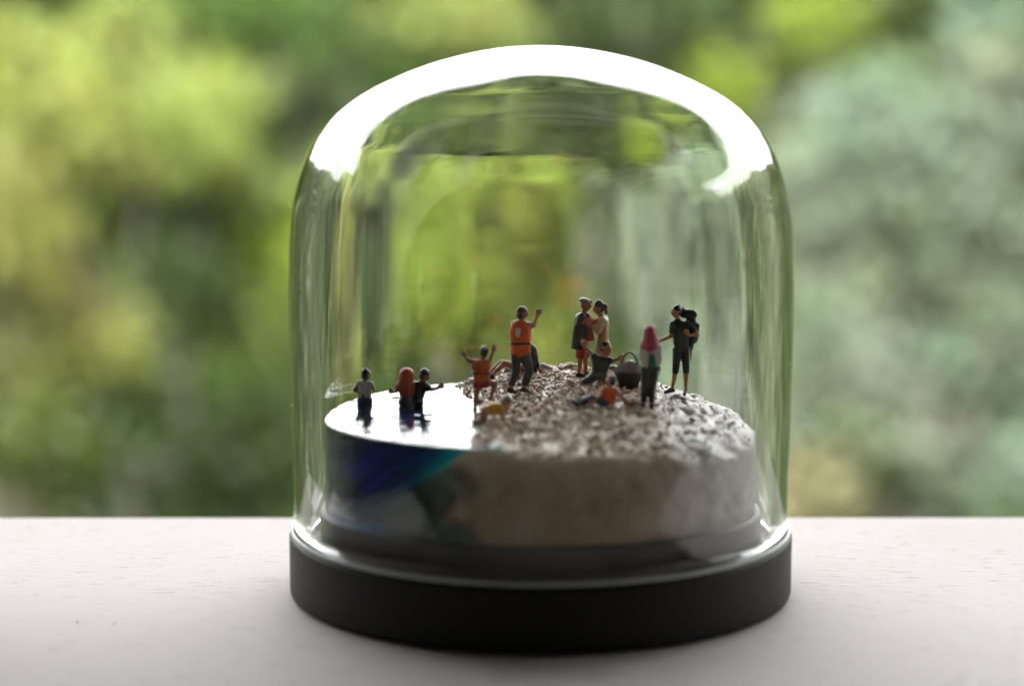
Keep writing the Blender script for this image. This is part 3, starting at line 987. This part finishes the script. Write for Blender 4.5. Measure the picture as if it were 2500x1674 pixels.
solid('shoulder_strap', [('c', (1.9, -.7, 15.9), .24, (1.9, -.95, 13.0), .24), ('c', (1.9, -.7, 15.9), .24, (2.4, 1.1, 16.2), .24)], BLACK, rs)

# 2 woman in a pink headscarf, seen from behind
p = Person(at(23.7, -8.5, .0), dict(
    head=(.35, 0, 16.1), neck=(.55, 0, 14.4), shL=(-.5, .3, 13.4), shR=(2.1, -.2, 13.2), hiL=(-.15, .1, 8.6), hiR=(1.6, -.1, 8.6),
    elL=(-1.1, .5, 11.0), wrL=(-.8, .9, 9.6), elR=(2.4, -.4, 10.7), wrR=(1.8, -.4, 9.0), haR=(1.5, -.5, 8.2),
    knL=(-.5, .5, 4.6), anL=(-.75, .2, .9), toL=(-.9, 1.6, .4), knR=(1.1, .2, 4.5), anR=(1.0, -.2, .8), toR=(1.1, 1.4, .3)),
    (-.75, .65, 0), 'woman in a crimson headscarf, white top and dark green trousers, seen from behind', skin=SKIN)
p.body()
p.wear('headscarf', [('e', (.45, -.15, 16.55), (1.25, 1.3, 1.4)), ('c', (.5, -.3, 16.2), 1.25, (.7, -.35, 13.7), 1.75), ('c', (.2, -.2, 15.0), 1.1, (-.6, 0, 13.4), 1.0)], (.50, .045, .10))
p.wear('top', p.torso(.28) + p.arm('L', .22, 1.5) + p.arm('R', .22, 1.6), (.60, .55, .55))
p.wear('tunic', [('c', (1.0, -.45, 11.4), 1.1, (1.0, -.45, 9.0), 1.15, (False, True))], (.02, .17, .08))
p.wear('trousers', p.hips(.2) + p.leg('L', .2, 1.9) + p.leg('R', .2, 1.9), (.022, .035, .026))
p.shoes((.02, .02, .02))

# 3 boy in a green shirt dashing forward, arms wide
p = Person(at(13.2, 14.2, .5), dict(
    head=(1.9, -.1, 7.35), neck=(1.6, 0, 5.7), shR=(-.2, .1, 5.35), shL=(2.3, -.2, 4.9), hiR=(-.2, .1, 1.9), hiL=(1.2, -.1, 1.9),
    elR=(-1.3, .1, 6.5), wrR=(-2.2, 0, 7.4), haR=(-2.6, -.1, 8.3), elL=(3.4, -.3, 4.8), wrL=(4.3, -.4, 5.1), haL=(5.3, -.4, 5.6),
    knR=(-1.6, .2, .75), anR=(-3.1, .3, .3), toR=(-4.2, .4, .1), knL=(2.0, -1.1, .9), anL=(1.5, .9, .2), toL=(2.6, 1.2, -.1)),
    (.75, -.65, 0), 'crouching boy in a dark green shirt flinging both arms out in front of the couple', skin=SKIN, build=.95, size=1.1)
p.body(curl=1.0)
p.wear('shirt', p.torso(.22) + p.arm('R', .2, .6) + p.arm('L', .22, .75), (.016, .035, .028))
p.wear('trousers', p.hips(.22) + p.leg('R', .2, 1.8) + p.leg('L', .2, 1.7), (.045, .024, .018))
p.hair((.035, .018, .012))

# 4 person in a life vest sitting on the gravel
p = Person(at(14.9, -10.6, 0), dict(
    head=(.55, .2, 5.1), neck=(.35, .1, 3.7), shR=(-.9, -.3, 3.3), shL=(1.3, .5, 3.3), hiR=(-.6, -.4, .75), hiL=(.5, .6, .75),
    elR=(-1.7, -.9, 1.9), wrR=(-2.6, -1.2, 1.3), elL=(2.5, .9, 2.2), wrL=(3.6, .7, 1.1),
    knR=(-3.6, -.6, 1.5), anR=(-6.4, -.6, .35), toR=(-7.4, -.6, .7), knL=(-3.0, .9, 1.0), anL=(-5.4, 1.1, .3), toL=(-6.2, 1.1, .9)),
    (-.8, .45, .1), 'person in an orange life vest sitting on the gravel with navy legs stretched out', skin=SKIN, build=.92)
p.body()
p.wear('life_vest', p.torso(.25) + p.hips(.1), ORANGE, smooth=4)
p.wear('trousers', p.leg('R', .2, 1.9) + p.leg('L', .2, 1.9), (.012, .022, .06))
p.shoes(BLACK)
p.hair((.05, .04, .045))

# 5 the couple: man in a dark coat over red, woman in a cream coat
p = Person(at(9.9, 22.0, .1), dict(
    head=(.95, -.1, 16.45), neck=(.6, 0, 14.8), shR=(-.1, -1.3, 13.9), shL=(.6, 1.3, 13.9), hiR=(.1, -.8, 8.4), hiL=(.4, .8, 8.4),
    elR=(-1.0, -1.7, 11.6), wrR=(.6, -1.9, 12.9), haR=(1.7, -1.6, 13.2), elL=(1.6, 1.8, 11.8), wrL=(2.8, 1.2, 12.6), haL=(3.4, .6, 12.8),
    knR=(-.25, -.5, 4.3), anR=(-.6, -.5, .85), toR=(.8, -.7, .3), knL=(.9, .5, 4.3), anL=(.95, .5, .85), toL=(2.2, .5, .35)),
    (1, -.1, 0), 'man in grey flat cap and long dark coat facing the woman in cream', skin=(.55, .16, .05), group='embracing couple')
p.body()
p.wear('coat', [('c', V((-.1, -1.25, 13.7)), .8, V((.3, 1.2, 13.7)), .8), ('c', V((-.35, -.6, 13.4)), 1.35, V((-.75, -.4, 6.5)), 1.75, (False, True)),
                ('c', V((-.15, .7, 13.4)), 1.3, V((-.3, .7, 6.8)), 1.7, (False, True)), ('c', V((.35, -.9, 13.2)), 1.0, V((.45, -.9, 7.4)), 1.15, (False, True))] + p.arm('R', .34, 1.6) + p.arm('L', .34, 1.7), (.016, .015, .017))
p.wear('red_jacket', [('c', V((1.3, -.2, 13.9)), .85, V((1.75, -.1, 8.4)), 1.25, (False, True)), ('c', V((1.3, -.5, 14.3)), .5, V((2.1, -.4, 12.5)), .6)], (.50, .02, .02))
p.wear('shorts', p.hips(.25) + p.leg('R', .38, .95, .12) + p.leg('L', .38, .95, .12), (.42, .015, .015))
p.shoes((.015, .012, .015))
hat = p.wear('cap', [('e', V((.65, -.1, 17.35)), (1.22, 1.32, .72), (.15, 0, 1), (1, 0, 0)), ('c', V((1.5, -.1, 17.2)), .55, V((2.2, -.1, 17.15)), .38)], (.23, .21, .21))
p.hair((.15, .12, .11), size=.93)

p = Person(at(14.4, 21.6, -.1), dict(
    head=(-.55, 0, 16.25), neck=(-.05, 0, 14.6), shL=(.2, -1.2, 13.8), shR=(.9, 1.2, 13.8), hiL=(.3, -.8, 8.6), hiR=(.6, .8, 8.6),
    elL=(-.75, -1.7, 11.4), wrL=(-2.0, -1.9, 12.4), haL=(-3.0, -1.8, 13.0), elR=(-.6, 1.7, 11.8), wrR=(-1.6, 1.5, 12.8),
    knL=(-.1, -.4, 4.5), anL=(-.3, -.4, .9), knR=(.9, .5, 4.5), anR=(1.0, .5, .9)),
    (-1, -.05, 0), 'woman in long cream coat with a brown hair bun embracing the man', skin=SKIN, group='embracing couple')
p.body()
p.wear('coat', [('c', V((.35, -1.1, 13.7)), .78, V((.75, 1.1, 13.7)), .78), ('c', V((.5, -.5, 13.2)), 1.15, V((.5, -.3, 9.7)), 1.05), ('c', V((.7, .5, 13.2)), 1.15, V((.6, .4, 9.7)), 1.05),
                ('c', V((.5, 0, 10)), 1.2, V((.65, 0, 5.4)), 2.1, (False, True))] + p.arm('L', .26, 1.85) + p.arm('R', .26, 1.85), (.56, .42, .22))
p.shoes((.03, .02, .02))
p.hair((.045, .025, .018), extra=[('c', V((-.5, 0, 17.4)), .9, V((.1, 0, 16.6)), .9)])
p.wear('hair_bun', [('e', V((1.0, 0, 16.6)), (.65, .62, .85)), ('c', V((1.0, 0, 16.2)), .5, V((1.25, 0, 15.2)), .3)], (.13, .03, .02))

# 6 tall man in a life vest, hand raised
p = Person(at(-5.0, 11.0, .1), dict(
    head=(.95, .1, 17.0), neck=(.6, 0, 15.3), shL=(-.9, .5, 14.6), shR=(2.0, -.3, 14.5), hiL=(-.45, .2, 8.9), hiR=(1.25, -.1, 8.9),
    elL=(-1.0, 1.6, 12.2), wrL=(.4, 2.6, 11.6), elR=(3.1, .3, 14.4), wrR=(3.85, .5, 16.3), haR=(4.2, .5, 17.6),
    knL=(-.4, .1, 4.9), anL=(-1.7, -.2, 1.0), toL=(-.7, -.6, .3), knR=(2.3, -.2, 5.0), anR=(1.1, .1, 1.1), toR=(2.4, -.5, .3)),
    (.85, .35, 0), 'tall man in an orange life vest and dark trousers raising one hand', skin=SKIN, size=1.05)
p.body()
p.wear('shirt', p.arm('R', .2, .7) + p.arm('L', .2, .7) + p.torso(.05), (.50, .15, .08))
vest = p.wear('life_vest', [('c', V((-.55, .1, 14.3)), 1.05, V((1.7, -.2, 14.3)), 1.0), ('c', V((-.3, 0, 13.6)), 1.5, V((-.2, -.1, 9.3)), 1.45),
                            ('c', V((1.3, -.2, 13.6)), 1.45, V((1.1, -.2, 9.3)), 1.45), ('c', V((.45, -.5, 13.2)), 1.4, V((.4, -.4, 9.2)), 1.4),
                            ('c', V((-.7, .1, 14.6)), .6, V((.2, -.1, 15.2)), .55), ('c', V((1.8, -.2, 14.6)), .55, V((1.0, -.1, 15.2)), .5)], ORANGE, smooth=4)
p.wear('belt', [('c', V((x, -.2 - .22 * math.cos((x - .45) * 1.0), 10.55 + .04 * x)), 1.62, V((x, -.2 - .22 * math.cos(x - .45), 10.95 + .04 * x)), 1.62, (True, True)) for x in np.linspace(-.25, 1.15, 6)], BLACK, vest)
p.wear('back_patch', [('c', V((-.05, -1.62, 12.6)), .55, V((0, -1.62, 13.6)), .6)], (.62, .52, .48), vest)
p.wear('trousers', p.hips(.15) + p.leg('L', .22, 1.85, .12) + p.leg('R', .22, 1.85, .12), (.03, .028, .035))
p.shoes((.02, .014, .012))
p.hair((.06, .028, .018), drop=.45)

# 7 youngster in a life vest stepping out of the sea
p = Person((-14.8, 0.6, ZW - .2), dict(
    head=(2.1, 0, 13.0), neck=(1.7, 0, 11.5), shL=(-.1, .3, 10.9), shR=(2.9, -.2, 10.8), hiL=(.75, .2, 6.4), hiR=(2.1, -.1, 6.4),
    elL=(-1.5, .3, 11.3), wrL=(-2.0, .2, 11.9), haL=(-2.6, .1, 12.6), elR=(3.6, .2, 11.6), wrR=(4.0, .3, 13.0), haR=(4.3, .3, 14.4),
    knL=(.35, .1, 3.7), anL=(-.05, 0, .7), toL=(.3, 1.2, -.2), knR=(4.6, -.2, 6.2), anR=(3.6, .2, 3.1), toR=(4.3, .7, 2.4)),
    (.55, .8, 0), 'youngster in an orange life vest and red shorts stepping ashore with arms up', skin=TANNED, build=.93)
p.body()
vest = p.wear('life_vest', [('c', V((.3, .1, 10.6)), .95, V((2.6, -.1, 10.6)), .95), ('c', V((.5, -.1, 10)), 1.3, V((.9, -.1, 7.2)), 1.25), ('c', V((2.3, -.1, 10)), 1.3, V((2.1, -.1, 7.2)), 1.25),
                            ('c', V((1.4, -.4, 10)), 1.2, V((1.5, -.4, 7.2)), 1.2)], (.72, .10, .012), smooth=4)
p.wear('belt', [('c', V((x, -.2, 8.35)), 1.5, V((x, -.2, 8.8)), 1.5, (True, True)) for x in np.linspace(.65, 2.25, 6)], BLACK, vest)
p.wear('shorts', p.hips(.25) + p.leg('L', .28, .5, .1) + p.leg('R', .28, .45, .1), (.42, .02, .02))
p.hair((.05, .035, .035))

# 8 woman sitting with her knees up at the back
p = Person(at(-2.4, 34.0, .2), dict(
    head=(-.5, -.3, 5.2), neck=(0, 0, 3.8), shR=(-.9, -.7, 3.2), shL=(1.0, .5, 3.2), hiR=(-.9, -.5, .6), hiL=(.4, .5, .6),
    elR=(-1.2, -.8, 1.6), wrR=(-2.6, -.5, .8), elL=(1.6, -.4, 1.6), wrL=(2.4, -1.2, .3),
    knR=(-5.9, -1.2, 2.3), anR=(-9.0, -1.5, -.6), toR=(-9.6, -1.6, -1.6), knL=(-6.6, .6, 2.2), anL=(-9.8, .5, -.3), toL=(-10.6, .4, -1.2)),
    (-.6, -.8, 0), 'dark-haired woman in dark green sitting with bare bent legs behind the tall man', skin=(.42, .17, .08))
p.body()
p.wear('top', p.torso(.24) + p.arm('R', .22, 1.2) + p.arm('L', .22, 1.4) + p.hips(.2), (.012, .022, .018))
p.wear('hair', [('e', V((-.35, -.1, 5.75)), (1.3, 1.15, 1.25)), ('c', V((.45, .1, 5.4)), 1.0, V((1.05, .1, 3.2)), .8), ('c', V((-.2, .7, 5.2)), 1.1, V((.2, .7, 3.4)), .9), ('c', V((-1.3, .2, 5.2)), .5, V((-1.3, .1, 4.0)), .45)], (.012, .010, .011))
p.shoes((.02, .015, .015))

# 9 child in yellow crawling ashore
p = Person(at(-10.1, -17.8, .25), dict(
    head=(2.7, -.1, 4.3), neck=(1.9, 0, 3.6), shL=(1.4, .8, 3.5), shR=(1.5, -.8, 3.3), hiL=(-1.9, .6, 2.6), hiR=(-1.8, -.7, 2.5),
    elL=(1.7, 1.1, 1.8), wrL=(2.0, 1.1, .5), haL=(2.6, 1.1, .2), elR=(2.0, -1.1, 1.6), wrR=(2.5, -1.2, .2), haR=(3.2, -1.2, 0),
    knL=(-1.7, .9, .4), anL=(-3.3, .9, .4), toL=(-4.2, .9, .1), knR=(-2.4, -1.0, .3), anR=(-3.8, -1.0, .35), toR=(-4.6, -1.0, .1)),
    (.9, -.2, -.3), 'child in a yellow shirt crawling on hands and knees up the wet shore', skin=(.60, .30, .18), build=.9)
p.body()
p.wear('shirt', p.torso(.25) + p.arm('L', .2, .6) + p.arm('R', .2, .6), (.85, .45, .03))
p.wear('shorts', p.hips(.22) + p.leg('L', .2, .7) + p.leg('R', .2, .7), (.55, .28, .17))
p.hair((.10, .05, .045))

# 10 man in a white vest wading
p = Person((-41.5, 8.6, ZW - 5.2), dict(
    head=(.65, 0, 11.75), neck=(.4, 0, 10.3), shL=(-1.1, .3, 9.9), shR=(1.75, -.2, 9.8), hiL=(-.5, .2, 6.0), hiR=(1.0, -.2, 6.0),
    elL=(-2.2, -.3, 8.3), wrL=(-1.5, .9, 7.7), elR=(2.4, .2, 8.6), wrR=(1.5, 1.0, 8.2),
    knL=(-.6, .4, 3.0), anL=(-.8, -.4, .6), knR=(1.2, -.1, 3.0), anR=(1.1, -.3, .6)),
    (.85, .5, 0), 'dark-haired man in a white tank top wading up to his thighs, leftmost figure', skin=(.36, .15, .08), build=.95)
p.body()
p.wear('tank_top', p.torso(.16), (.62, .60, .60))
p.wear('shorts', p.hips(.24) + p.leg('L', .28, .95, .1) + p.leg('R', .28, .95, .1), (.03, .06, .17))
p.hair((.012, .01, .012), drop=.35)

# 11 and 12 two people wading arm in arm
p = Person((-30.8, 6.5, ZW - 5.6), dict(
    head=(-.1, .3, 12.5), neck=(-.3, .1, 11.0), shL=(-1.9, .2, 10.4), shR=(1.1, .1, 10.4), hiL=(-.7, .1, 6.3), hiR=(.8, 0, 6.3),
    elL=(-2.4, -.5, 8.9), wrL=(-2.8, .3, 8.6), haL=(-3.4, .5, 8.6), elR=(1.9, .6, 8.8), wrR=(2.6, 1.4, 8.6),
    knL=(-.7, .4, 3.2), anL=(-.8, 0, .6), knR=(.9, .3, 3.2), anR=(.9, 0, .6)),
    (.3, .95, 0), 'person hooded in bright orange wading waist deep beside someone in black', skin=TANNED, group='pair wading together')
p.body()
p.wear('life_vest', [('c', V((-1.4, .1, 10.2)), 1.1, V((.7, .1, 10.2)), 1.1), ('c', V((-1.1, 0, 9.8)), 1.35, V((-.5, 0, 8.6)), 1.15), ('c', V((.6, 0, 9.8)), 1.35, V((.5, 0, 8.4)), 1.2), ('c', V((-.2, -.5, 10)), 1.4, V((.1, -.3, 8.4)), 1.2)], (.55, .08, .014), smooth=4)
p.wear('hood', [('e', V((-.1, 0, 12.5)), (1.75, 1.6, 1.5)), ('c', V((-.2, -.1, 12)), 1.6, V((-.4, -.1, 10.4)), 1.85)], (.62, .10, .03))
p.wear('skirt', p.hips(.25) + [('c', V((0, 0, 7.2)), 1.5, V((.1, 0, 3.2)), 2.1, (False, True))], (.012, .013, .018))

p = Person((-28.0, 7.4, ZW - 5.6), dict(
    head=(1.05, 0, 12.2), neck=(.3, 0, 10.8), shL=(-1.3, .5, 10.1), shR=(.9, -.4, 10.1), hiL=(-1.9, .4, 6.2), hiR=(-.5, -.4, 6.2),
    elL=(-2.6, .6, 8.6), wrL=(-2.9, .3, 7.6), elR=(2.4, -.5, 9.1), wrR=(3.9, -.6, 9.4), haR=(5.2, -.6, 10.6),
    knL=(-1.9, .5, 3.0), anL=(-1.9, .3, .6), knR=(-.6, -.4, 3.0), anR=(-.6, -.4, .6)),
    (.9, .3, -.2), 'person in black leaning forward in the sea with one arm stretched towards the beach', skin=(.42, .20, .13), group='pair wading together')
p.body()
p.wear('jacket', p.torso(.3) + p.arm('L', .25, 1.6) + p.arm('R', .25, .9), BLACK)
p.wear('trousers', p.hips(.3) + p.leg('L', .3, 1.9, .1) + p.leg('R', .3, 1.9, .1), (.012, .014, .02))
p.hair((.06, .055, .06))

# ------------------------------------------------------------------ the dark faceted block with its arched handle
bx, by = 20.6, 10.3
bag = empty('bag', V((bx, by, height(bx, by) - .15)) * S)
tag(bag, 'dark brown faceted bag with paler top and thin black arched handle', 'bag')
m_bag = mat('bag_brown', (.030, .017, .012), .55)
m_bagtop = mat('bag_top', (.20, .165, .15), .45)
hull = [(-3.6, -1.0, 4.0), (-1.5, -2.3, 4.1), (1.3, -2.4, 3.9), (3.3, -1.2, 4.0), (2.9, 1.2, 5.7), (.8, 1.9, 6.5), (-1.6, 1.5, 6.2), (-3.0, .6, 5.2), (.2, .6, 6.5), (-1.6, -.6, 5.3), (1.6, -.7, 5.1),
        (-3.0, -1.0, 3.0), (3.0, -1.0, 3.0), (-1.9, -1.5, 0), (1.8, -1.5, 0), (2.0, 1.2, 0), (-2.0, 1.2, 0), (-2.6, -1.7, 1.8), (2.5, -1.8, 1.7)]
bm = bmesh.new()
for q in hull: bm.verts.new(V(q) * S)
bmesh.ops.convex_hull(bm, input=bm.verts)
bmesh.ops.bevel(bm, geom=bm.edges[:], offset=.14 * S, segments=2, affect='EDGES')
bmesh.ops.recalc_face_normals(bm, faces=bm.faces)
bm.normal_update()
me = bpy.data.meshes.new('bag_body'); bm.to_mesh(me); bm.free()
me.materials.append(m_bag); me.materials.append(m_bagtop)
for f in me.polygons: f.material_index = 1 if f.normal.z > .62 and f.center.z > 3.5 * S else 0
link('bag_body', me, None, bag)
bm = bmesh.new()
arc = [V((-2.0 * math.cos(t) + .25, .9, 5.0 + 3.3 * math.sin(t))) for t in np.linspace(-.15, math.pi + .15, 26)]
for a, b in zip(arc, arc[1:]): cone_prim(bm, a, .24, b, .24, seg=10)
me = bpy.data.meshes.new('handle'); bm.to_mesh(me); bm.free(); me.transform(Matrix.Scale(S, 4))
link('handle', me, paint((.02, .016, .014), .35), bag, True)
